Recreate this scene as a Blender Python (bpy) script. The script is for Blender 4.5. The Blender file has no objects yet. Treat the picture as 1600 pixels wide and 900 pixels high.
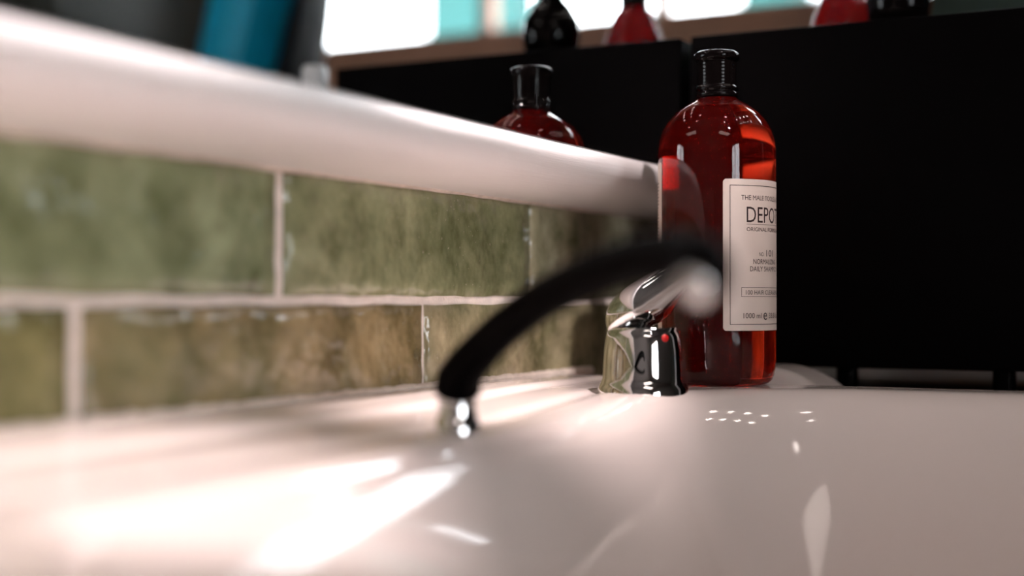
import bpy, bmesh, math, random
import numpy as np
from mathutils import Vector, Matrix, noise

random.seed(7)
R = math.radians
scene = bpy.context.scene
col = scene.collection

# ------------------------------------------------------------------ camera
CAM_Z = 0.91
cam_data = bpy.data.cameras.new('camera')
cam = bpy.data.objects.new('camera', cam_data)
col.objects.link(cam)
cam.location = (0, 0, CAM_Z)
cam.rotation_euler = (R(90 + 0.464), 0, R(27.36))
cam_data.lens = 50
cam_data.sensor_width = 36
cam_data.clip_start = 0.01
cam_data.dof.use_dof = True
cam_data.dof.focus_distance = 0.955
cam_data.dof.aperture_fstop = 2.0
scene.camera = cam

# ------------------------------------------------------------------ sky, exposure
world = bpy.data.worlds.new('sky')
scene.world = world
world.use_nodes = True
bg = world.node_tree.nodes['Background']
bg.inputs['Color'].default_value = (0.93, 0.96, 1.0, 1)
bg.inputs['Strength'].default_value = 12.0
vs = scene.view_settings
vs.view_transform = 'Standard'
vs.look = 'None'
vs.exposure = 0.12
vs.gamma = 1.0
vs.use_curve_mapping = False
scene.cycles.use_denoising = True
scene.cycles.max_bounces = 14
scene.cycles.transmission_bounces = 12
scene.cycles.glossy_bounces = 8
scene.cycles.sample_clamp_indirect = 12.0
scene.cycles.caustics_refractive = False

# ------------------------------------------------------------------ materials
def new_mat(name):
    m = bpy.data.materials.new(name)
    m.use_nodes = True
    return m, m.node_tree.nodes, m.node_tree.links, m.node_tree.nodes['Principled BSDF']

def plain(name, color, rough=0.5, metal=0.0, spec=0.5, coat=0.0, var=0.06, scale=40.0, bump=0.0, bscale=200.0):
    """colour with a slight procedural grain and optional fine relief"""
    m, n, l, p = new_mat(name)
    tc = n.new('ShaderNodeTexCoord')
    no = n.new('ShaderNodeTexNoise')
    no.inputs['Scale'].default_value = scale
    no.inputs['Detail'].default_value = 4
    l.new(tc.outputs['Object'], no.inputs['Vector'])
    ramp = n.new('ShaderNodeValToRGB')
    ramp.color_ramp.elements[0].position = 0.3
    ramp.color_ramp.elements[1].position = 0.7
    ramp.color_ramp.elements[0].color = tuple(c * (1 - var) for c in color) + (1,)
    ramp.color_ramp.elements[1].color = tuple(min(1, c * (1 + var)) for c in color) + (1,)
    l.new(no.outputs['Fac'], ramp.inputs['Fac'])
    l.new(ramp.outputs['Color'], p.inputs['Base Color'])
    p.inputs['Roughness'].default_value = rough
    p.inputs['Metallic'].default_value = metal
    p.inputs['Specular IOR Level'].default_value = spec
    p.inputs['Coat Weight'].default_value = coat
    p.inputs['Coat Roughness'].default_value = 0.03
    if bump:
        nb = n.new('ShaderNodeTexNoise')
        nb.inputs['Scale'].default_value = bscale
        l.new(tc.outputs['Object'], nb.inputs['Vector'])
        b = n.new('ShaderNodeBump')
        b.inputs['Strength'].default_value = bump
        b.inputs['Distance'].default_value = 0.002
        l.new(nb.outputs['Fac'], b.inputs['Height'])
        l.new(b.outputs['Normal'], p.inputs['Normal'])
    return m

def emit(name, color, strength):
    m, n, l, p = new_mat(name)
    p.inputs['Base Color'].default_value = color + (1,)
    p.inputs['Emission Color'].default_value = color + (1,)
    p.inputs['Emission Strength'].default_value = strength
    return m

def glaze_mat():
    """hand-made glazed tile: mottled glaze tinted by the object's own colour, wavy gloss"""
    m, n, l, p = new_mat('green_glaze')
    oi = n.new('ShaderNodeObjectInfo')
    tc = n.new('ShaderNodeTexCoord')
    add = n.new('ShaderNodeVectorMath'); add.operation = 'ADD'
    sc = n.new('ShaderNodeMath'); sc.operation = 'MULTIPLY'; sc.inputs[1].default_value = 17.0
    l.new(oi.outputs['Random'], sc.inputs[0])
    l.new(tc.outputs['Object'], add.inputs[0]); l.new(sc.outputs[0], add.inputs[1])
    n1 = n.new('ShaderNodeTexNoise'); n1.inputs['Scale'].default_value = 28; n1.inputs['Detail'].default_value = 7; n1.inputs['Roughness'].default_value = 0.62
    n2 = n.new('ShaderNodeTexNoise'); n2.inputs['Scale'].default_value = 9; n2.inputs['Detail'].default_value = 2
    n3 = n.new('ShaderNodeTexNoise'); n3.inputs['Scale'].default_value = 420; n3.inputs['Detail'].default_value = 1
    for q in (n1, n2, n3): l.new(add.outputs[0], q.inputs['Vector'])
    r1 = n.new('ShaderNodeValToRGB')
    r1.color_ramp.elements[0].position = 0.30; r1.color_ramp.elements[0].color = (0.34, 0.36, 0.25, 1)
    r1.color_ramp.elements[1].position = 0.72; r1.color_ramp.elements[1].color = (1.55, 1.5, 1.5, 1)
    l.new(n1.outputs['Fac'], r1.inputs['Fac'])
    mul = n.new('ShaderNodeMix'); mul.data_type = 'RGBA'; mul.blend_type = 'MULTIPLY'; mul.inputs['Factor'].default_value = 1
    l.new(oi.outputs['Color'], mul.inputs['A']); l.new(r1.outputs['Color'], mul.inputs['B'])
    r2 = n.new('ShaderNodeValToRGB')
    r2.color_ramp.elements[0].position = 0.42; r2.color_ramp.elements[0].color = (0, 0, 0, 1)
    r2.color_ramp.elements[1].position = 0.68; r2.color_ramp.elements[1].color = (1, 1, 1, 1)
    l.new(n2.outputs['Fac'], r2.inputs['Fac'])
    mx = n.new('ShaderNodeMix'); mx.data_type = 'RGBA'; mx.blend_type = 'MIX'
    f = n.new('ShaderNodeMath'); f.operation = 'MULTIPLY'; f.inputs[1].default_value = 0.45
    l.new(r2.outputs['Color'], f.inputs[0]); l.new(f.outputs[0], mx.inputs['Factor'])
    l.new(mul.outputs['Result'], mx.inputs['A']); mx.inputs['B'].default_value = (0.20, 0.225, 0.115, 1)
    # pale pinholes in the glaze
    r3 = n.new('ShaderNodeValToRGB')
    r3.color_ramp.elements[0].position = 0.73; r3.color_ramp.elements[0].color = (0, 0, 0, 1)
    r3.color_ramp.elements[1].position = 0.76; r3.color_ramp.elements[1].color = (0.7, 0.7, 0.7, 1)
    l.new(n3.outputs['Fac'], r3.inputs['Fac'])
    mx2 = n.new('ShaderNodeMix'); mx2.data_type = 'RGBA'
    l.new(r3.outputs['Color'], mx2.inputs['Factor']); l.new(mx.outputs['Result'], mx2.inputs['A'])
    mx2.inputs['B'].default_value = (0.45, 0.40, 0.30, 1)
    l.new(mx2.outputs['Result'], p.inputs['Base Color'])
    p.inputs['Roughness'].default_value = 0.10
    nb = n.new('ShaderNodeTexNoise'); nb.inputs['Scale'].default_value = 26; nb.inputs['Detail'].default_value = 3
    l.new(add.outputs[0], nb.inputs['Vector'])
    b = n.new('ShaderNodeBump'); b.inputs['Strength'].default_value = 0.8; b.inputs['Distance'].default_value = 0.012
    l.new(nb.outputs['Fac'], b.inputs['Height']); l.new(b.outputs['Normal'], p.inputs['Normal'])
    return m

def wood_paint_mat():
    m, n, l, p = new_mat('white_brushed_paint')
    tc = n.new('ShaderNodeTexCoord')
    mp = n.new('ShaderNodeMapping'); mp.inputs['Scale'].default_value = (160, 5, 160)
    no = n.new('ShaderNodeTexNoise'); no.inputs['Scale'].default_value = 3; no.inputs['Detail'].default_value = 5
    l.new(tc.outputs['Object'], mp.inputs['Vector']); l.new(mp.outputs['Vector'], no.inputs['Vector'])
    r = n.new('ShaderNodeValToRGB')
    r.color_ramp.elements[0].color = (0.90, 0.85, 0.835, 1); r.color_ramp.elements[1].color = (0.95, 0.91, 0.90, 1)
    l.new(no.outputs['Fac'], r.inputs['Fac']); l.new(r.outputs['Color'], p.inputs['Base Color'])
    p.inputs['Roughness'].default_value = 0.38
    b = n.new('ShaderNodeBump'); b.inputs['Strength'].default_value = 0.25; b.inputs['Distance'].default_value = 0.001
    l.new(no.outputs['Fac'], b.inputs['Height']); l.new(b.outputs['Normal'], p.inputs['Normal'])
    return m

def liquid_mat(name, tint, density, cloud, cloud_amount, ior=1.42):
    """clear vessel filled with tinted, very slightly cloudy liquid"""
    m, n, l, p = new_mat(name)
    p.inputs['Base Color'].default_value = (1, 1, 1, 1)
    p.inputs['Transmission Weight'].default_value = 1.0
    p.inputs['Roughness'].default_value = 0.0
    p.inputs['IOR'].default_value = ior
    tc = n.new('ShaderNodeTexCoord')
    no = n.new('ShaderNodeTexNoise'); no.inputs['Scale'].default_value = 8
    l.new(tc.outputs['Object'], no.inputs['Vector'])
    r = n.new('ShaderNodeValToRGB')
    r.color_ramp.elements[0].color = tuple(c * 0.9 for c in cloud) + (1,)
    r.color_ramp.elements[1].color = cloud + (1,)
    l.new(no.outputs['Fac'], r.inputs['Fac'])
    df = n.new('ShaderNodeBsdfDiffuse'); l.new(r.outputs['Color'], df.inputs['Color'])
    mx = n.new('ShaderNodeMixShader'); mx.inputs[0].default_value = cloud_amount
    l.new(p.outputs[0], mx.inputs[1]); l.new(df.outputs[0], mx.inputs[2])
    l.new(mx.outputs[0], n['Material Output'].inputs['Surface'])
    va = n.new('ShaderNodeVolumeAbsorption')
    va.inputs['Color'].default_value = tint + (1,); va.inputs['Density'].default_value = density
    l.new(va.outputs['Volume'], n['Material Output'].inputs['Volume'])
    return m

def pane_mat():
    m, n, l, p = new_mat('window_glass')
    n.remove(p)
    t = n.new('ShaderNodeBsdfTransparent'); g = n.new('ShaderNodeBsdfGlossy'); g.inputs['Roughness'].default_value = 0.0
    fr = n.new('ShaderNodeFresnel'); mx = n.new('ShaderNodeMixShader')
    l.new(fr.outputs[0], mx.inputs[0]); l.new(t.outputs[0], mx.inputs[1]); l.new(g.outputs[0], mx.inputs[2])
    l.new(mx.outputs[0], n['Material Output'].inputs['Surface'])
    return m

M = {}
M['glaze'] = glaze_mat()
M['grout'] = plain('grout', (0.84, 0.74, 0.67), 0.9, var=0.1, scale=90, bump=0.5, bscale=500)
M['sealant'] = plain('sealant', (0.72, 0.62, 0.54), 0.7, var=0.14, scale=120, bump=0.4, bscale=300)
M['ledge'] = wood_paint_mat()
M['ceramic'] = plain('white_ceramic', (0.67, 0.580, 0.540), 0.06, spec=0.55, var=0.015, scale=6)
M['chrome'] = plain('chrome', (0.80, 0.80, 0.80), 0.05, metal=1.0, var=0.01)
M['mirror'] = plain('mirror_silver', (0.86, 0.88, 0.88), 0.0, metal=1.0, var=0.0)
M['black_spout'] = plain('black_coating', (0.0015, 0.001, 0.0012), 0.7, spec=0.04, var=0.1)
M['black_gloss'] = plain('black_gloss_plastic', (0.003, 0.002, 0.002), 0.07, spec=0.13, var=0.1)
M['black_box'] = plain('black_laminate', (0.0011, 0.0006, 0.0007), 0.6, spec=0.035, var=0.2, scale=60)
M['black_counter'] = plain('black_counter', (0.015, 0.013, 0.013), 0.3, var=0.1)
M['paper'] = plain('label_paper', (0.66, 0.545, 0.48), 0.45, var=0.02)
M['ink'] = plain('label_ink', (0.035, 0.018, 0.018), 0.6, var=0.1)
M['ink_pale'] = plain('label_ink_pale', (0.20, 0.13, 0.11), 0.6, var=0.1)
M['amber'] = liquid_mat('red_amber_plastic_and_liquid', (0.97, 0.30, 0.02), 58.0, (0.60, 0.012, 0.008), 0.05)
M['brown_wood'] = plain('brown_wood', (0.45, 0.24, 0.155), 0.45, var=0.18, scale=12)
M['teal_wall'] = plain('dark_teal_paint', (0.06, 0.10, 0.085), 0.8, var=0.05)
M['grey_wall'] = plain('grey_paint', (0.10, 0.09, 0.085), 0.85, var=0.05)
M['white_wall'] = plain('grey_white_paint', (0.22, 0.19, 0.18), 0.85, var=0.02)
M['floor'] = plain('floor_oak', (0.12, 0.08, 0.055), 0.5, var=0.2, scale=9)
M['dark_cabinet'] = plain('dark_cabinet', (0.045, 0.05, 0.042), 0.6, var=0.08)
M['blue'] = plain('blue_leatherette', (0.003, 0.50, 0.82), 0.4, var=0.08, bump=0.2)
M['black_leather'] = plain('black_leatherette', (0.004, 0.004, 0.005), 0.6, spec=0.2, var=0.1)
M['white_plastic'] = plain('white_plastic', (0.82, 0.84, 0.86), 0.3, var=0.02)
M['pane'] = pane_mat()
M['teal_facade'] = plain('teal_facade', (0.008, 0.075, 0.07), 0.8, var=0.1, scale=3)
M['pavement'] = plain('pavement', (0.5, 0.5, 0.5), 0.9, var=0.1, scale=3)
M['red_glass'] = liquid_mat('red_glass', (0.95, 0.05, 0.03), 40.0, (0.62, 0.010, 0.014), 0.5)
M['pale_green'] = plain('pale_green_metal', (0.55, 0.62, 0.50), 0.4, var=0.04)

# ------------------------------------------------------------------ helpers
def link_mesh(name, verts, faces, mat, parent=None, smooth=True):
    me = bpy.data.meshes.new(name)
    me.from_pydata([tuple(v) for v in verts], [], faces)
    me.update()
    if mat: me.materials.append(mat)
    if smooth: me.polygons.foreach_set('use_smooth', [True] * len(me.polygons))
    o = bpy.data.objects.new(name, me)
    col.objects.link(o)
    if parent: o.parent = parent
    return o

def from_bm(name, bm, mat, parent=None, smooth=False, angle=None):
    bmesh.ops.recalc_face_normals(bm, faces=bm.faces[:])
    me = bpy.data.meshes.new(name)
    bm.to_mesh(me); bm.free()
    me.materials.append(mat)
    if smooth or angle is not None:
        me.polygons.foreach_set('use_smooth', [True] * len(me.polygons))
        if angle is not None:
            me.set_sharp_from_angle(angle=R(angle))
    o = bpy.data.objects.new(name, me)
    col.objects.link(o)
    if parent: o.parent = parent
    return o

def add_box(bm, lo, hi, bevel=0.0, seg=2):
    r = bmesh.ops.create_cube(bm, size=1.0)
    c = [(a + b) / 2 for a, b in zip(lo, hi)]; d = [b - a for a, b in zip(lo, hi)]
    for v in r['verts']:
        v.co = Vector((c[0] + v.co.x * d[0], c[1] + v.co.y * d[1], c[2] + v.co.z * d[2]))
    if bevel:
        es = list({e for v in r['verts'] for e in v.link_edges})
        bmesh.ops.bevel(bm, geom=es, offset=bevel, segments=seg, affect='EDGES', profile=0.5)

def box(name, lo, hi, mat, parent=None, bevel=0.0, seg=2):
    bm = bmesh.new(); add_box(bm, lo, hi, bevel, seg)
    return from_bm(name, bm, mat, parent, angle=40 if bevel else None)

def lathe_data(profile, seg=64, flip=False, base=0):
    verts, faces, rings = [], [], []
    for r, z in profile:
        if r < 1e-6:
            rings.append([base + len(verts)]); verts.append((0, 0, z))
        else:
            i0 = base + len(verts)
            rings.append(list(range(i0, i0 + seg)))
            for k in range(seg):
                a = 2 * math.pi * k / seg
                verts.append((r * math.cos(a), r * math.sin(a), z))
    for A, B in zip(rings, rings[1:]):
        for k in range(seg):
            k2 = (k + 1) % seg
            if len(A) == 1 and len(B) == 1: continue
            if len(A) == 1: f = (A[0], B[k2], B[k])
            elif len(B) == 1: f = (A[k], A[k2], B[0])
            else: f = (A[k], A[k2], B[k2], B[k])
            faces.append(f[::-1] if flip else f)
    return verts, faces

def lathe(name, profile, mat, parent=None, seg=64, sharp=None):
    v, f = lathe_data(profile, seg)
    o = link_mesh(name, v, f, mat, parent)
    if sharp: o.data.set_sharp_from_angle(angle=R(sharp))
    return o

def catmull(pts, n=8):
    out = []
    P = [Vector(p) for p in pts]
    P = [P[0] * 2 - P[1]] + P + [P[-1] * 2 - P[-2]]
    for i in range(1, len(P) - 2):
        for k in range(n):
            t = k / n
            a, b, c, d = P[i - 1], P[i], P[i + 1], P[i + 2]
            out.append(0.5 * ((2 * b) + (c - a) * t + (2 * a - 5 * b + 4 * c - d) * t * t + (3 * b - a - 3 * c + d) * t ** 3))
    out.append(P[-2].copy())
    return out

def tube(name, pts, radii, mat, parent=None, seg=20, cap=True, flat=1.0):
    """tube swept along pts with per-point radius (radii given per pts)"""
    pts = [Vector(p) for p in pts]
    verts, faces = [], []
    up = None
    for i, p in enumerate(pts):
        t = (pts[min(i + 1, len(pts) - 1)] - pts[max(i - 1, 0)]).normalized()
        if up is None:
            up = Vector((0, 0, 1)) if abs(t.z) < 0.9 else Vector((0, 1, 0))
        side = t.cross(up).normalized(); up = side.cross(t).normalized()
        for k in range(seg):
            a = 2 * math.pi * k / seg
            verts.append(p + side * (math.cos(a) * radii[i] * flat) + up * (math.sin(a) * radii[i]))
    for i in range(len(pts) - 1):
        for k in range(seg):
            k2 = (k + 1) % seg
            faces.append((i * seg + k, i * seg + k2, (i + 1) * seg + k2, (i + 1) * seg + k))
    if cap:
        faces.append(tuple(range(seg))[::-1]); faces.append(tuple((len(pts) - 1) * seg + k for k in range(seg)))
    o = link_mesh(name, verts, faces, mat, parent)
    o.data.set_sharp_from_angle(angle=R(60))
    return o

def thing(name, label, cat, loc=(0, 0, 0), rz=0.0, group=None):
    o = bpy.data.objects.new(name, None)
    o.empty_display_size = 0.05
    col.objects.link(o); o.location = loc; o.rotation_euler = (0, 0, rz)
    o['label'] = label; o['category'] = cat
    if group: o['group'] = group
    return o

def tag(o, label, cat, group=None):
    o['label'] = label; o['category'] = cat
    if group: o['group'] = group
    return o

def struct(o, label=None, cat=None):
    o['kind'] = 'structure'
    if label: o['label'] = label
    if cat: o['category'] = cat
    return o

def dup(root, loc, rz=None):
    r = root.copy(); col.objects.link(r); r.location = loc
    if rz is not None: r.rotation_euler = (0, 0, rz)
    for ch in list(root.children):
        c = ch.copy(); col.objects.link(c); c.parent = r
        for g in ch.children:
            d = g.copy(); col.objects.link(d); d.parent = c
    return r

DECK = 0.8515          # height of the basin's flat deck
WALL = -0.467          # face of the tiles
MIRROR = -0.400        # face of the mirror
FRONT = 2.20           # window wall
CEIL = 2.80
EAST, BACK = 2.60, -2.40

# ------------------------------------------------------------------ room shell
struct(box('floor', (-0.75, BACK - 0.1, -0.1), (EAST + 0.1, FRONT + 0.12, 0.0), M['floor']), 'brown floor of the salon', 'floor')
struct(box('ceiling', (-0.75, BACK - 0.1, CEIL), (EAST + 0.1, FRONT + 0.12, CEIL + 0.1), M['white_wall']), 'plain grey ceiling over the salon', 'ceiling')
wr = struct(box('wall_right', (EAST, BACK, 0), (EAST + 0.1, FRONT, 0.80), M['grey_wall']), 'grey painted side wall with a wide window across the salon', 'wall')
box('lintel', (EAST, BACK, 1.90), (EAST + 0.1, FRONT, CEIL), M['grey_wall'], wr)
box('wall_panel', (EAST, BACK, 0.80), (EAST + 0.1, -1.90, 1.90), M['grey_wall'], wr)
box('wall_panel', (EAST, -0.50, 0.80), (EAST + 0.1, FRONT, 1.90), M['grey_wall'], wr)
struct(box('wall_back', (-0.60, BACK - 0.1, 0), (EAST + 0.1, BACK, CEIL), M['white_wall']), 'warm grey painted wall behind the basin user', 'wall')

# tiled wall: grout bed with separate glazed tiles on it
wall_l = struct(box('wall_left', (-0.60, BACK, 0), (WALL - 0.0022, FRONT, CEIL), M['grout']), 'wall with green glazed tiles in pale grout behind the basin', 'wall')

def tile_mesh(length, height, seed):
    nx, nz = 22, 8
    rnd = random.Random(seed)
    verts, faces = [], []
    ph = [rnd.uniform(0, 6.28) for _ in range(4)]
    def edge(t, amp):        # hand-cut, slightly wavy outline
        return amp * (math.sin(t * 9 + ph[0]) + 0.6 * math.sin(t * 23 + ph[1]))
    for j in range(nz + 1):
        for i in range(nx + 1):
            u, v = i / nx, j / nz
            y = u * length; z = v * height
            if i in (0, nx): y += edge(v * 3, 0.00035)
            if j in (0, nz): z += edge(u * 3 + 2, 0.0004)
            # proud of the wall: rounded edges and an uneven face
            d = min(u * length, (1 - u) * length, v * height, (1 - v) * height)
            x = 0.0 if d > 0.0025 else -0.0012 * (1 - d / 0.0025) ** 2
            x += 0.0007 * noise.noise(Vector((y * 22 + seed * 3.1, z * 30, seed)))
            verts.append((x, y, z))
    W = nx + 1
    for j in range(nz):
        for i in range(nx):
            faces.append((j * W + i, j * W + i + 1, (j + 1) * W + i + 1, (j + 1) * W + i))
    # rim back to the wall
    loop = [i for i in range(W)] + [j * W + nx for j in range(1, nz + 1)] + [nz * W + i for i in range(nx - 1, -1, -1)] + [j * W for j in range(nz - 1, 0, -1)]
    b0 = len(verts)
    for q in loop: verts.append((-0.009, verts[q][1], verts[q][2]))
    n_ = len(loop)
    for k in range(n_):
        k2 = (k + 1) % n_
        faces.append((loop[k2], loop[k], b0 + k, b0 + k2))
    return verts, faces

PITCH = 0.3037
TH = 0.0735
greens = {(0, 0): (0.300, 0.335, 0.200), (0, 1): (0.275, 0.285, 0.165), (0, 2): (0.430, 0.395, 0.280), (0, 3): (0.430, 0.395, 0.280),
          (1, 0): (0.245, 0.220, 0.100), (1, 1): (0.310, 0.240, 0.130), (1, 2): (0.360, 0.310, 0.195), (1, 3): (0.380, 0.335, 0.215)}
wide = {(0, 1): 0.0080, (0, 2): 0.0014, (1, 1): 0.0085, (1, 2): 0.0042}
for row in range(2):
    y_joint0 = 0.6296 if row == 0 else 0.4777
    for k in range(-3, 5):
        g0 = wide.get((row, k), 0.004); g1 = wide.get((row, k + 1), 0.004)
        y0 = y_joint0 + (k - 1) * PITCH + g0 / 2
        y1 = y_joint0 + k * PITCH - g1 / 2
        z0 = CAM_Z + 0.0022 if row == 0 else CAM_Z - 0.0024 - TH
        v, f = tile_mesh(y1 - y0, TH - 0.001, row * 20 + k + 5)
        t = link_mesh('tile', v, f, M['glaze'], wall_l)
        t.location = (WALL, y0, z0)
        base = greens.get((row, k), (0.17, 0.18, 0.09))
        t.color = base + (1,)

# rounded white ledge above the tiles, carrying the mirror
prof = [(-0.4700, 0.0757), (-0.4550, 0.0758), (-0.4400, 0.0772), (-0.4270, 0.0800), (-0.4150, 0.0838), (-0.4060, 0.0885),
        (-0.4005, 0.0945), (-0.3985, 0.1000), (-0.3988, 0.1045), (-0.4010, 0.1075), (-0.4050, 0.1085), (-0.4700, 0.1085)]
ys = [BACK + 0.001] + [-0.6 + 0.05 * i for i in range(56)] + [FRONT - 0.001]
verts = []; faces = []
for y in ys:
    for (x, h) in prof: verts.append((x, y, CAM_Z - 0.0045 + h + 0.0004 * noise.noise(Vector((x * 30, y * 6, 1.0)))))
n_ = len(prof)
for i in range(len(ys) - 1):
    for k in range(n_ - 1):
        faces.append((i * n_ + k, (i + 1) * n_ + k, (i + 1) * n_ + k + 1, i * n_ + k + 1))
faces.append(tuple(range(n_))); faces.append(tuple((len(ys) - 1) * n_ + k for k in range(n_))[::-1])
ledge = link_mesh('trim_1', verts, faces, M['ledge'])
struct(ledge, 'rounded white painted ledge running above the green tiles', 'ledge')
# filler bead between ledge and tiles
pts = [(WALL + 0.0005 + 0.0006 * noise.noise(Vector((0, y * 40, 3))), y, CAM_Z + 0.0717 + 0.0008 * noise.noise(Vector((0, y * 25, 9)))) for y in np.arange(0.1, 1.9, 0.01)]
tube('filler_bead', pts, [0.0022 + 0.0006 * noise.noise(Vector((5, p[1] * 33, 0))) for p in pts], M['sealant'], ledge, seg=8)

mir = thing('wall_mirror', 'long frameless wall mirror standing on the white ledge', 'mirror', (MIRROR, 0.85, CAM_Z + 0.1035))
box('mirror_glass', (-0.006, -1.75, 0.0), (0.0, 1.345, 1.30), M['mirror'], mir)
box('mirror_backing', (-0.0655, -1.74, 0.0005), (-0.006, 1.34, 1.295), M['dark_cabinet'], mir)

# window wall (brown wooden front with three panes, dark teal by the mirror)
wf = struct(box('wall_front', (-0.60, FRONT, 0), (EAST + 0.1, FRONT + 0.10, 1.378), M['brown_wood']), 'brown wooden front wall below the street windows', 'wall')
box('lintel', (-0.60, FRONT, 2.12), (EAST + 0.1, FRONT + 0.10, CEIL), M['brown_wood'], wf)
box('wall_panel', (0.80, FRONT, 1.378), (EAST + 0.1, FRONT + 0.10, 2.12), M['brown_wood'], wf)
box('painted_panel', (-0.60, FRONT - 0.002, 1.0), (-0.225, FRONT + 0.10, 2.12), M['teal_wall'], wf)
bounds = [(0.409, 0.80), (0.075, 0.409), (-0.225, 0.075)]
for i, (x0, x1) in enumerate(bounds):
    w = struct(thing('window_%d' % (i + 1), 'brown framed street window pane above the wooden wall', 'window', (x0, FRONT, 1.378)))
    w['group'] = 'street windows'
    wd = x1 - x0
    bm = bmesh.new()
    add_box(bm, (0, 0.02, 0), (0.007, 0.07, 0.742)); add_box(bm, (wd - 0.007, 0.02, 0), (wd, 0.07, 0.742))
    add_box(bm, (0.007, 0.02, 0), (wd - 0.007, 0.07, 0.01)); add_box(bm, (0.007, 0.02, 0.725), (wd - 0.007, 0.07, 0.742))
    from_bm('window_frame', bm, M['brown_wood'], w)
    box('pane', (0.005, 0.043, 0.008), (wd - 0.005, 0.047, 0.730), M['pane'], w)
    if i == 2:
        tube('stay_bar', [(0.09, -0.02, 0.10), (0.30, -0.04, -0.012)], [0.004, 0.004], M['pale_green'], w, seg=10)

w = struct(thing('window_4', 'wide daylight window in the grey side wall', 'window', (EAST, -1.90, 0.80)))
bm = bmesh.new()
for (a, b) in (((0.02, 0, 0), (0.08, 1.40, 0.04)), ((0.02, 0, 1.06), (0.08, 1.40, 1.10)), ((0.02, 0, 0.04), (0.08, 0.04, 1.06)), ((0.02, 1.36, 0.04), (0.08, 1.40, 1.06)), ((0.02, 0.68, 0.04), (0.08, 0.72, 1.06))):
    add_box(bm, a, b)
from_bm('window_frame', bm, M['brown_wood'], w)
for y0 in (0.035, 0.715): box('pane', (0.047, y0, 0.035), (0.051, y0 + 0.65, 1.065), M['pane'], w)

# street outside
struct(box('ground', (-9, FRONT + 0.13, -0.2), (12, 14, -0.05), M['pavement']), 'grey pavement outside the street windows', 'ground')
fa = thing('street_kiosk', 'turquoise painted kiosk with open bays across the street', 'building', (0.0, 8.0, -0.05))
for x0, x1 in ((-2.0, -0.9), (1.5, 1.85), (3.35, 3.98), (5.3, 5.8)):
    box('pier', (x0, 0, 0), (x1, 0.4, 4.4), M['teal_facade'], fa)
box('counter_wall', (-2.0, 0.05, 0), (5.8, 0.3, 2.66), M['teal_facade'], fa)
box('roof', (-2.2, -0.2, 4.4), (6.0, 0.7, 4.6), M['teal_facade'], fa)

# dark cupboard against the front wall
cb = thing('tall_cupboard', 'tall dark grey cupboard against the brown front wall', 'cupboard', (0.95, FRONT - 0.005, 0))
box('body', (0, -0.42, 0.06), (1.45, 0, 2.30), M['dark_cabinet'], cb, 0.004)
box('plinth', (0.02, -0.38, 0), (1.43, 0, 0.06), M['black_counter'], cb)
for x0 in (0.005, 0.73):
    d = box('door', (x0, -0.445, 0.08), (x0 + 0.715, -0.4195, 2.28), M['dark_cabinet'], cb, 0.004)
    hx = x0 + (0.66 if x0 < 0.5 else 0.05)
    box('handle', (hx - 0.006, -0.47, 1.0), (hx + 0.006, -0.443, 1.25), M['chrome'], d, 0.003)

# ------------------------------------------------------------------ ceiling lamps
def fill_panel(x, y, sx, sy, watts, color, label):
    t = thing('fill_panel_lamp', label, 'lamp', (x, y, CEIL))  # added lamp behind the viewer, gives soft fill
    bm = bmesh.new()
    for (a, b) in (((-sx/2-.02, -sy/2-.02), (sx/2+.02, -sy/2)), ((-sx/2-.02, sy/2), (sx/2+.02, sy/2+.02)), ((-sx/2-.02, -sy/2), (-sx/2, sy/2)), ((sx/2, -sy/2), (sx/2+.02, sy/2))):
        add_box(bm, (a[0], a[1], -0.03), (b[0], b[1], 0.0005))
    from_bm('frame', bm, M['white_plastic'], t)
    e = watts / (sx * sy * math.pi)
    box('diffuser', (-sx/2, -sy/2, -0.022), (sx/2, sy/2, -0.012), emit('fill_light', color, e), t)
    return t
fill_panel(1.3, -1.3, 1.2, 0.6, 8.0, (1.0, 0.86, 0.78), 'warm fill light panel added on the ceiling by the back wall')

spot_emit = emit('spot_light', (1.0, 0.86, 0.78), 42.0)
sp0 = None
for i in range(2):
    for j in range(4):
        loc = (0.62 + 0.42 * i, 0.95 + 0.32 * j, CEIL)
        if sp0 is None:
            sp0 = thing('ceiling_spotlight', 'small black round ceiling spotlight in two rows before the windows', 'spotlight', loc, group='ceiling spotlights in two rows')
            lathe('housing', [(0, 0.0005), (0.045, 0.0005), (0.05, -0.004), (0.05, -0.10), (0.044, -0.10), (0.044, -0.088), (0, -0.088)], M['black_box'], sp0, 32, 40)
            lathe('lens', [(0, -0.097), (0.030, -0.096), (0.0435, -0.090), (0, -0.0885)], spot_emit, sp0, 32)
        else:
            dup(sp0, loc)

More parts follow.
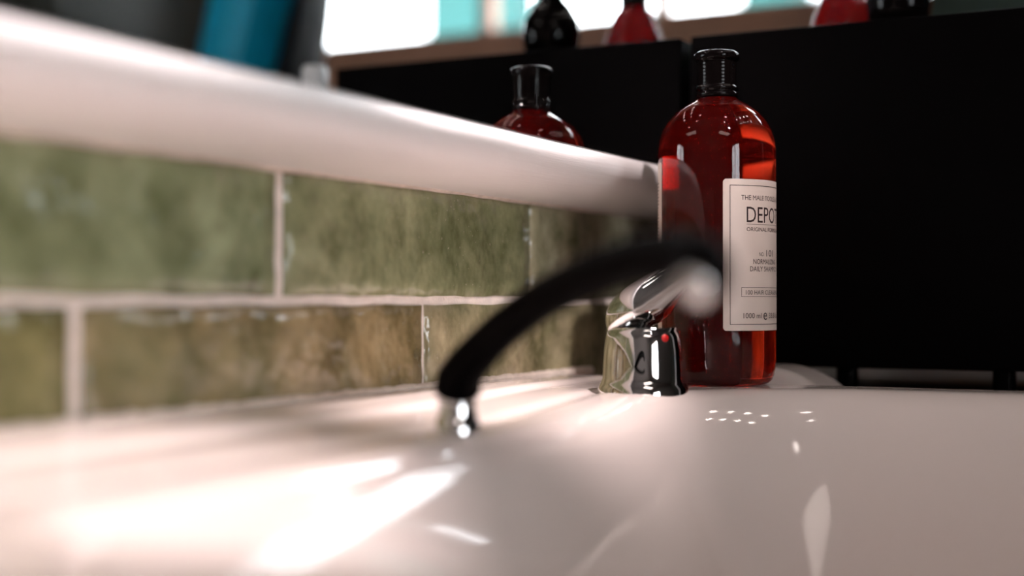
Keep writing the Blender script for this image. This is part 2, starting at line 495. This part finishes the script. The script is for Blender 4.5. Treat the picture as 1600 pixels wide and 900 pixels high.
# adjustable spotlights over the basin's back shelf
lens_mat = emit('beam_lens', (1.0, 0.88, 0.82), 20.0)
def track_spot(x, y, tx, ty, tz, watts, cone, label):
    src = Vector((x, y, CEIL - 0.08))
    bs = thing('track_spotlight', label, 'spotlight', (src.x, src.y, CEIL), group='tilted spotlights over the basin')
    lathe('base', [(0, 0.0005), (0.05, 0.0005), (0.05, -0.012), (0.012, -0.016), (0.010, -0.06), (0, -0.06)], M['black_box'], bs, 32, 40)
    aim = (Vector((tx, ty, tz)) - src).normalized()
    q = Vector((0, 0, -1)).rotation_difference(aim)
    hs = lathe('housing', [(0, 0.035), (0.046, 0.035), (0.054, 0.028), (0.056, -0.075), (0.052, -0.075), (0.050, -0.030), (0, -0.028)], M['black_box'], bs, 40, 40)
    ln = lathe('lens', [(0, -0.031), (0.049, -0.033), (0.0495, -0.0285), (0, -0.028)], lens_mat, bs, 32)
    for o in (hs, ln):
        o.location = (0, 0, -0.08); o.rotation_mode = 'QUATERNION'; o.rotation_quaternion = q
    ld = bpy.data.lights.new('beam', 'SPOT'); ld.energy = watts; ld.color = (1.0, 0.86, 0.86); ld.spot_size = R(cone); ld.spot_blend = 0.7; ld.shadow_soft_size = 0.045
    lo = bpy.data.objects.new('beam', ld); col.objects.link(lo); lo.parent = bs
    lo.location = Vector((0, 0, -0.08)) + aim * 0.08; lo.rotation_mode = 'QUATERNION'; lo.rotation_quaternion = q
track_spot(0.32, 0.28, -0.385, 0.36, DECK, 240, 12.5, 'black tilted ceiling spotlight aimed at the near basin shelf')
track_spot(0.16, 0.72, -0.440, 0.76, DECK, 340, 9.5, 'black tilted ceiling spotlight aimed at the shelf beside the mixer')
track_spot(1.00, -0.15, -0.40, 0.93, 1.06, 190, 9.0, 'black tilted ceiling spotlight added to brighten the white ledge')  # extra lamp added to lift the ledge end near the bottle

# ------------------------------------------------------------------ wash unit under the basin
wu = thing('wash_unit', 'black wash unit cabinet carrying basin and black box', 'cabinet', (0, 0, 0))
box('cabinet_body', (WALL + 0.012, -0.28, 0.08), (0.30, 0.955, 0.600), M['black_box'], wu, 0.004)
box('plinth', (WALL + 0.03, -0.25, 0), (0.26, 1.50, 0.08), M['black_counter'], wu)
box('side_cabinet', (WALL + 0.012, 1.06, 0.08), (0.30, 1.60, 0.8175), M['black_box'], wu, 0.004)
box('counter', (WALL + 0.012, 1.056, 0.8175), (0.31, 1.62, 0.8400), M['black_counter'], wu, 0.003)

# ------------------------------------------------------------------ basin
basin = thing('shampoo_basin', 'white glossy ceramic shampoo basin with deep rectangular bowl', 'basin', (0, 0, DECK))
def sstep(a, b, v):
    t = np.clip((v - a) / (b - a), 0, 1); return t * t * (3 - 2 * t)
X0, X1, Y0, Y1 = WALL + 0.0005, 0.36, -0.30, 0.968
xs = np.concatenate([np.linspace(X0, -0.22, 84), np.linspace(-0.217, X1, 120)])
ysb = np.concatenate([np.linspace(Y0, 0.2, 60), np.linspace(0.204, Y1, 230)])
GX, GY = np.meshgrid(xs, ysb)
bx0, bx1, by0, by1 = -0.345, 0.27, 0.285, 0.930     # bowl opening
def rr_sdf(px, py):
    cx, cy = (bx0 + bx1) / 2, (by0 + by1) / 2
    rad = np.where(py > cy, 0.14, 0.06)
    qx = np.abs(px - cx) - (bx1 - bx0) / 2 + rad
    qy = np.abs(py - cy) - (by1 - by0) / 2 + rad
    return np.minimum(np.maximum(qx, qy), 0) + np.hypot(np.maximum(qx, 0), np.maximum(qy, 0)) - rad
t = np.clip(-rr_sdf(GX, GY), 0, None)
T = np.linspace(0, 0.6, 1201)
def fall(ts, angs):                                   # depth profile from slope angles along the section
    sl = np.tan(np.radians(np.interp(T, ts, angs)))
    return np.concatenate([[0], np.cumsum((sl[1:] + sl[:-1]) / 2 * (T[1] - T[0]))])
side = fall([0, 0.012, 0.036, 0.060, 0.60], [0, 22, 58, 66, 68])
end_ = fall([0, 0.010, 0.034, 0.060, 0.60], [0, 20, 60, 68, 70])
wgt = sstep(-0.14, 0.14, (by1 - GY) - (GX - bx0)) * sstep(-0.10, 0.10, (GY - by0) - (GX - bx0) + 0.05)
dep = np.interp(t, T, side) * wgt + np.interp(t, T, end_) * (1 - wgt)
k = 0.06                                             # smooth blend into the floor
floor_ = 0.205 + 0.03 * np.exp(-((GX + 0.02)**2 + (GY - 0.62)**2) / 0.02)
hh = np.clip(0.5 + 0.5 * (floor_ - dep) / k, 0, 1)
dep = floor_ * (1 - hh) + dep * hh - k * hh * (1 - hh)
GZ = -dep
GZ = GZ + 0.0030 * sstep(0.412, 0.424, -GX) - 0.0016 * np.exp(-((-GX - 0.372) / 0.007) ** 2)          # slightly raised back shelf along the wall
GZ = GZ - 0.008 * (1 - sstep(0.68, 0.86, GY)) * np.clip((0.462 + GX) / 0.092, 0, 1)   # shelf falls gently towards the bowl
# rolled outer edges
er = 0.010
d = np.minimum.reduce([GX * 0 + 1, X1 - GX, GY - Y0, Y1 - GY])
dd = np.clip(er - d, 0, er)
GZ = GZ - (er - np.sqrt(np.clip(er**2 - dd**2, 0, None)))
ny, nx = GX.shape
V = np.stack([GX, GY, GZ], -1).reshape(-1, 3).tolist()
F = []
for j in range(ny - 1):
    for i in range(nx - 1):
        a = j * nx + i
        F.append((a, a + 1, a + nx + 1, a + nx))
# skirt and underside
loop = list(range(nx)) + [j * nx + nx - 1 for j in range(1, ny)] + [(ny - 1) * nx + i for i in range(nx - 2, -1, -1)] + [j * nx for j in range(ny - 2, 0, -1)]
b0 = len(V)
for q in loop: V.append([V[q][0], V[q][1], -0.250])
n_ = len(loop)
for q in range(n_):
    q2 = (q + 1) % n_
    F.append((loop[q2], loop[q], b0 + q, b0 + q2))
F.append(tuple(b0 + q for q in range(n_))[::-1])
link_mesh('bowl_and_deck', V, F, M['ceramic'], basin)
# raised rounded far corner behind the bottle
cv, cf = [], []
ul = np.linspace(0, 1, 40); us = np.linspace(0, 1, 20)
for a in us:
    for b in ul:
        lx = 0.258 + b * 0.2085; sy = 0.972 + a * 0.080
        hx = min(1.0, b * 0.2085 / 0.052); hp = (1 - (1 - hx) ** 2.4); hw = min(1.0, max(0.0, (0.405 - lx) / 0.045)); hp *= hw * hw * (3 - 2 * hw)
        hs = min(1.0, a * 0.080 / 0.016); hq = math.sqrt(max(0, 1 - (1 - hs) ** 2))
        he = min(1.0, (1 - a) * 0.080 / 0.010); hq *= math.sqrt(max(0, 1 - (1 - he) ** 2))
        cv.append((-lx, sy, -0.012 + 0.0225 * hp * hq if hp * hq > 0 else -0.012))
for j in range(len(us) - 1):
    for i in range(len(ul) - 1):
        a = j * len(ul) + i
        cf.append((a, a + len(ul), a + len(ul) + 1, a + 1))
n1 = len(ul); n2 = len(us)
loop = list(range(n1)) + [j * n1 + n1 - 1 for j in range(1, n2)] + [(n2 - 1) * n1 + i for i in range(n1 - 2, -1, -1)] + [j * n1 for j in range(n2 - 2, 0, -1)]
b0 = len(cv)
for q in loop: cv.append((cv[q][0], max(cv[q][1], 0.9675), -0.06))
for q in range(len(loop)):
    q2 = (q + 1) % len(loop); cf.append((loop[q], loop[q2], b0 + q2, b0 + q))
cf.append(tuple(b0 + q for q in range(len(loop))))
link_mesh('raised_corner', cv, cf, M['ceramic'], basin)
lathe('drain', [(0, 0.004), (0.010, 0.004), (0.020, 0.0025), (0.022, 0.0), (0.018, -0.003), (0, -0.003)], M['chrome'], basin, 40).location = (-0.02, 0.62, -0.2335)
# ragged sealant along the tiles
pts = []; rad = []
for y in np.arange(-0.28, 1.04, 0.004):
    pts.append((WALL + 0.0012, y, 0.0022)); rad.append(0.0034 + 0.0018 * noise.noise(Vector((0, y * 60, 2))) + 0.0013 * noise.noise(Vector((3, y * 190, 2))))
tube('sealant_bead', pts, rad, M['sealant'], basin, seg=10)

# ------------------------------------------------------------------ black arched spout
spout = thing('arched_spout', 'black arched tube spout with chrome collar and chrome outlet', 'spout', (-0.3554, 0.6268, DECK))
path = [(-0.3554, 0.6268, -0.0454), (-0.3528, 0.6236, -0.0393), (-0.341, 0.6162, -0.0298), (-0.3212, 0.6039, -0.0172), (-0.2932, 0.5858, -0.0035), (-0.2669, 0.5679, 0.0054), (-0.2374, 0.546, 0.0128), (-0.2096, 0.5232, 0.0164), (-0.1909, 0.507, 0.0165), (-0.1793, 0.4961, 0.0144), (-0.1753, 0.4903, 0.0102), (-0.1756, 0.4856, 0.0065)]
P = [Vector((x - path[0][0], y - path[0][1], h + CAM_Z - DECK)) for x, y, h in path]
C = catmull(P, 8)
rad = [0.0120 - 0.0024 * min(1, i / 24) + 0.0012 * max(0, (i - 48) / 40) for i in range(len(C))]
tube('arm', C, rad, M['black_spout'], spout, seg=28)
lathe('collar', [(0, -0.009), (0.0118, -0.009), (0.0118, -0.004), (0.0104, -0.002), (0.0098, 0.001), (0.0096, 0.010), (0.0104, 0.0165), (0, 0.0165)], M['chrome'], spout, 40, 50)
dirv = (C[-1] - C[-3]).normalized()
ou = lathe('outlet', [(0, -0.002), (0.0070, -0.002), (0.0074, 0.0), (0.0074, 0.0045), (0.0064, 0.0055), (0.0056, 0.0048), (0, 0.0040)], M['chrome'], spout, 40, 50)
ou.location = C[-1]; ou.rotation_mode = 'QUATERNION'; ou.rotation_quaternion = Vector((0, 0, 1)).rotation_difference(dirv)

# ------------------------------------------------------------------ chrome mixer
mix = thing('mixer_tap', 'rounded chrome single lever mixer tap beside the red bottle', 'tap', (-0.3475, 0.856, DECK))
lathe('body', [(0, -0.004), (0.0290, -0.004), (0.0292, 0.0015), (0.0275, 0.0045), (0.0262, 0.008), (0.0258, 0.016), (0.0252, 0.026), (0.0240, 0.034), (0.0232, 0.0375), (0.0222, 0.0385), (0.0222, 0.0405), (0, 0.0405)], M['chrome'], mix, 64, 60)
# domed handle tilted towards the bowl, drawn out into a tapering lever
hv, hf = [], []
nu, nv = 48, 28
for j in range(nv + 1):
    ph = math.pi * j / nv
    for i in range(nu):
        a = 2 * math.pi * i / nu
        x = math.sin(ph) * math.cos(a); y = math.sin(ph) * math.sin(a); z = math.cos(ph)
        e = max(0.0, x)
        X = 0.0275 * x + 0.020 * e ** 3; Y = 0.0255 * y * (1 - 0.45 * e ** 2)
        Z = 0.0205 * z if z > 0 else 0.0085 * z
        Z += 0.010 * e ** 2
        hv.append((X, Y, Z))
for j in range(nv):
    for i in range(nu):
        i2 = (i + 1) % nu
        hf.append((j * nu + i, (j + 1) * nu + i, (j + 1) * nu + i2, j * nu + i2))
hd = link_mesh('handle', hv, hf, M['chrome'], mix)
hd.location = (0.002, 0, 0.0500); hd.rotation_euler = (0, R(-27), R(-6))
mk = lathe('red_dot', [(0, 0.0012), (0.0022, 0.001), (0.0026, 0), (0, -0.002)], plain('glossy_red', (0.6, 0.01, 0.01), 0.3), mix, 20)  # small red dot on the mixer body
mk.location = (0.0200, -0.0128, 0.0340); mk.rotation_mode = 'QUATERNION'
mk.rotation_quaternion = Vector((0, 0, 1)).rotation_difference(Vector((0.84, -0.54, 0)).normalized())

# ------------------------------------------------------------------ shampoo bottle
BX, BY = -0.328, 0.944
AC = math.degrees(math.atan2(-BY, -BX))              # azimuth from bottle to the viewer side
bottle = thing('shampoo_bottle', 'large red amber shampoo bottle with black cap and pale paper label', 'bottle', (BX, BY, DECK + 0.0003))
mm = 0.001
body_prof = [(0, 2.2), (20, 2.0), (29, 0.4), (32.5, 0.0), (35.6, 0.9), (37.8, 3.0), (39.3, 6.5), (40.2, 11), (40.5, 17), (40.5, 60), (40.5, 110), (40.5, 158), (40.3, 163),
             (39.8, 167), (38.9, 171), (37.5, 175), (35.4, 179), (32.6, 183), (29.2, 186.8), (25.2, 190.2), (20.8, 193.2), (17.0, 195.2), (14.6, 196.8), (13.4, 198.6), (13.0, 201), (13.0, 206), (0, 206)]
v1, f1 = lathe_data([(r * mm, z * mm) for r, z in body_prof], 96)
air = [(0, 190.0), (18, 190.0), (22.2, 190.1), (23.6, 190.5), (22.6, 191.2), (19.6, 192.9), (16.2, 194.6), (13.4, 196.2), (11.9, 198.4), (11.6, 201), (11.6, 205), (0, 205)]
v2, f2 = lathe_data([(r * mm, z * mm) for r, z in air], 96, flip=True, base=len(v1))
link_mesh('body', v1 + v2, f1 + f2, M['amber'], bottle)
cap_prof = [(13.2, 197.6), (14.3, 198.2), (15.0, 199.6), (15.0, 201.0), (14.0, 202.0), (14.0, 202.6), (15.1, 203.4), (15.1, 205.0), (14.2, 206.0)]
z = 206.4
for i in range(7):
    cap_prof += [(13.66, z), (13.78, z + 0.7), (13.78, z + 1.5), (13.66, z + 2.2)]; z += 2.38
cap_prof += [(13.7, 223.4), (15.2, 224.2), (15.8, 225.2), (15.8, 227.8), (15.2, 229.2), (13.6, 230.2), (9, 231.0), (0, 231.3)]
lathe('cap', [(r * mm, z * mm) for r, z in cap_prof], M['black_gloss'], bottle, 72)

def cyl(az_img, rr, z):
    a = R(AC + az_img)
    return (rr * math.cos(a), rr * math.sin(a), z)
HB = CAM_Z - DECK - 0.0003                             # eye level measured from the bottle's base
def shell(name, a0, a1, z0, z1, mat, parent, rr=0.0407, th=0.00012, seg=48, corner=0.0):
    verts, faces = [], []
    for s in range(seg + 1):
        a = a0 + (a1 - a0) * s / seg
        arc = min(s, seg - s) / seg * R(a1 - a0) * rr
        cut = corner - math.sqrt(max(0, corner ** 2 - (corner - arc) ** 2)) if arc < corner else 0
        for (q, zz) in ((rr, z0 + cut), (rr, z1 - cut), (rr - th, z1 - cut), (rr - th, z0 + cut)):
            verts.append(cyl(a, q, zz))
    for s in range(seg):
        for k in range(4):
            k2 = (k + 1) % 4
            faces.append((s * 4 + k, (s + 1) * 4 + k, (s + 1) * 4 + k2, s * 4 + k2))
    faces.append((0, 1, 2, 3)); faces.append(tuple(seg * 4 + k for k in (3, 2, 1, 0)))
    o = link_mesh(name, verts, faces, mat, parent)
    o.data.set_sharp_from_angle(angle=R(40))
    return o
LC = 55.5
lab = shell('front_label', 5.7, 105.3, HB - 0.0209, HB + 0.0807, M['paper'], bottle, corner=0.0016)
back = shell('back_label', -163, -67.5, HB - 0.0209, HB + 0.0946, M['paper'], bottle, corner=0.0016)

def text_geo(body):
    cu = bpy.data.curves.new('lettering', 'FONT'); cu.body = body; cu.size = 1.0; cu.resolution_u = 3
    ob = bpy.data.objects.new('lettering', cu); col.objects.link(ob)
    dg = bpy.context.evaluated_depsgraph_get(); dg.update()
    ev = ob.evaluated_get(dg); me = ev.to_mesh()
    vs_ = [tuple(v.co[:2]) for v in me.vertices]; fs = [tuple(p.vertices) for p in me.polygons]
    ev.to_mesh_clear()
    bpy.data.objects.remove(ob); bpy.data.curves.remove(cu)
    return vs_, fs
tv, tf = [], []
def put_text(body, a0, a1, hc, cap_h, RRR=0.04085):
    vs_, fs = text_geo(body)
    xs_ = [v[0] for v in vs_]; x0, x1 = min(xs_), max(xs_)
    cap = 0.69
    b = len(tv)
    for x, y in vs_:
        a = a0 + (a1 - a0) * (x - x0) / (x1 - x0)
        tv.append(cyl(a, RRR, HB + hc + (y / cap - 0.5) * cap_h))
    tf.extend(tuple(b + i for i in f) for f in fs)
def put_bar(a0, a1, h0, h1, RRR=0.04085):
    seg = max(1, int(abs(a1 - a0) / 3)); b = len(tv)
    for s in range(seg + 1):
        a = a0 + (a1 - a0) * s / seg
        tv.append(cyl(a, RRR, HB + h0)); tv.append(cyl(a, RRR, HB + h1))
    for s in range(seg):
        q = b + 2 * s; tf.append((q, q + 2, q + 3, q + 1))
w_ = 0.00042; wa = 0.6
put_text('THE MALE TOOLS & CO.', 23.3, 87.7, 0.0683, 0.0032)
put_text('DEPOT', 28.9, 82.0, 0.0570, 0.0105)
put_text('ORIGINAL FORMULA', 28.9, 82.0, 0.0471, 0.0026)
put_text('NO.', 43.8, 50.5, 0.0305, 0.0026)
put_text('101', 54.0, 67.4, 0.0313, 0.0043)
put_text('NORMALIZING', 36.4, 74.6, 0.0255, 0.0033)
put_text('DAILY SHAMPOO', 32.6, 78.4, 0.0206, 0.0033)
put_text('100 HAIR CLEANSING', 28.0, 83.0, 0.0048, 0.0030)
put_text('1000 ml', 25.4, 46.5, -0.0108, 0.0036)
put_text('e', 49.5, 55.0, -0.0100, 0.0075)
put_text('33.8 fl.oz.', 58.5, 85.5, -0.0108, 0.0036)
for h in (0.0762, -0.0164 - w_): put_bar(12.1, 98.9, h, h + w_)
for a in (12.1, 98.9 - wa): put_bar(a, a + wa, -0.0164, 0.0762)
put_bar(28.9, 82.0, 0.0504, 0.0504 + 0.00022)
for h in (0.0018, 0.0078): put_bar(23.3, 87.7, h, h + 0.00028)
for a in (23.3, 87.3): put_bar(a, a + 0.4, 0.0018, 0.0078)
link_mesh('lettering', tv, tf, M['ink'], lab, smooth=False)
tv, tf = [], []
rb = random.Random(4)
for i in range(40):                                   # unreadable small print rows on the back label
    h = 0.080 - i * 0.0024
    if i % 9 == 8: continue
    put_bar(-150 + rb.uniform(0, 4), -76 - rb.uniform(0, 3), h, h + 0.0009)
link_mesh('small_print', tv, tf, M['ink_pale'], back, smooth=False)

# ------------------------------------------------------------------ black box behind the bottle
bb = thing('black_box', 'plain matte black box on short feet behind the bottle', 'box', (-0.3955, 1.0748, 0.840))
box('carcass', (0.0, 0.0, 0.018), (0.3325, 0.26, 0.2805), M['black_box'], bb, 0.0015)
for (x, y) in ((0.118, 0.03), (0.235, 0.03), (0.02, 0.22), (0.31, 0.22)):
    ft = lathe('foot', [(0, 0), (0.007, 0), (0.0085, 0.002), (0.0085, 0.019), (0, 0.019)], M['black_gloss'], bb, 20, 50); ft.location = (x, y, 0)
TOP = 0.840 + 0.2805

# things on top of the box
rb_ = thing('red_glass_bottle', 'small conical red glass bottle with black cap on the black box', 'bottle', (-0.304, 1.200, TOP))
lathe('body', [(0, 0.001), (0.023, 0), (0.0295, 0.002), (0.0305, 0.008), (0.0250, 0.030), (0.0175, 0.048), (0.0125, 0.054), (0.0105, 0.058), (0, 0.058)], M['red_glass'], rb_, 48)
lathe('cap', [(0.0108, 0.050), (0.0125, 0.0505), (0.0125, 0.075), (0.011, 0.0765), (0, 0.0765)], M['black_gloss'], rb_, 32, 50)
ro = thing('round_flask', 'round black glossy flask with narrow neck on the black box', 'flask', (-0.246, 1.147, TOP))
lathe('body', [(0, 0), (0.014, 0), (0.020, 0.004), (0.0245, 0.014), (0.0262, 0.026), (0.0245, 0.038), (0.018, 0.050), (0.011, 0.058), (0.0095, 0.066), (0, 0.066)], M['black_gloss'], ro, 48)
lathe('stopper', [(0.0097, 0.064), (0.012, 0.0645), (0.013, 0.070), (0.012, 0.080), (0, 0.083)], M['chrome'], ro, 32, 50)
wc = thing('white_canister', 'slim white plastic canister standing beside the black box', 'canister', (-0.022, 1.10, 0.840))
lathe('body', [(0, 0), (0.020, 0), (0.0225, 0.003), (0.0225, 0.235), (0.0210, 0.250), (0.015, 0.258), (0.010, 0.262), (0, 0.262)], M['white_plastic'], wc, 48)
lathe('lid', [(0.0105, 0.258), (0.0120, 0.259), (0.0120, 0.286), (0.010, 0.289), (0, 0.289)], M['white_plastic'], wc, 32, 50)

# ------------------------------------------------------------------ blue salon chair
ch = thing('salon_chair', 'blue padded high back salon chair with black shell', 'chair', (0.785, 1.37, 0), R(50))
lathe('foot_plate', [(0, 0), (0.26, 0), (0.265, 0.006), (0.24, 0.018), (0.05, 0.03), (0, 0.03)], M['chrome'], ch, 48)
lathe('column', [(0, 0.025), (0.045, 0.025), (0.042, 0.05), (0.035, 0.40), (0, 0.40)], M['chrome'], ch, 32)
box('seat', (-0.27, -0.27, 0.39), (0.27, 0.27, 0.52), M['blue'], ch, 0.045, 5)
def pad(name, x0, x1, z0, z1, th, lean, y, mat):
    vs_, fs = [], []
    nX, nZ = 16, 16
    for side in (0, 1):
        for j in range(nZ + 1):
            for i in range(nX + 1):
                u, v = i / nX, j / nZ
                x = x0 + (x1 - x0) * u; zz = z0 + (z1 - z0) * v
                taper = 1 - 0.22 * v ** 2; x *= taper
                puff = (max(0, 1 - (2 * u - 1) ** 4) * max(0, 1 - (2 * v - 1) ** 6)) ** 0.5
                yy = y + lean * (zz - z0) + 0.25 * x * x * -1.2
                vs_.append((x, yy + (th / 2 * puff if side else -th / 2 * puff), zz))
    Wd = nX + 1; N = Wd * (nZ + 1)
    for j in range(nZ):
        for i in range(nX):
            a = j * Wd + i
            fs.append((a, a + 1, a + Wd + 1, a + Wd)); fs.append((N + a, N + a + Wd, N + a + Wd + 1, N + a + 1))
    return link_mesh(name, vs_, fs, mat, ch)
pad('backrest', -0.26, 0.26, 0.50, 1.12, 0.10, 0.20, 0.25, M['blue'])
pad('back_shell', -0.27, 0.27, 0.46, 1.40, 0.07, 0.20, 0.325, M['black_leather'])
pad('headrest', -0.16, 0.16, 1.10, 1.44, 0.13, 0.20, 0.375, M['blue'])
for s in (-1, 1):
    arm = box('armrest', (s * 0.31 - 0.035, -0.22, 0.66), (s * 0.31 + 0.035, 0.24, 0.71), M['black_leather'], ch, 0.02, 4)
    box('arm_support', (s * 0.295 - 0.03, -0.02, 0.44), (s * 0.295 + 0.03, 0.04, 0.67), M['chrome'], ch, 0.006)
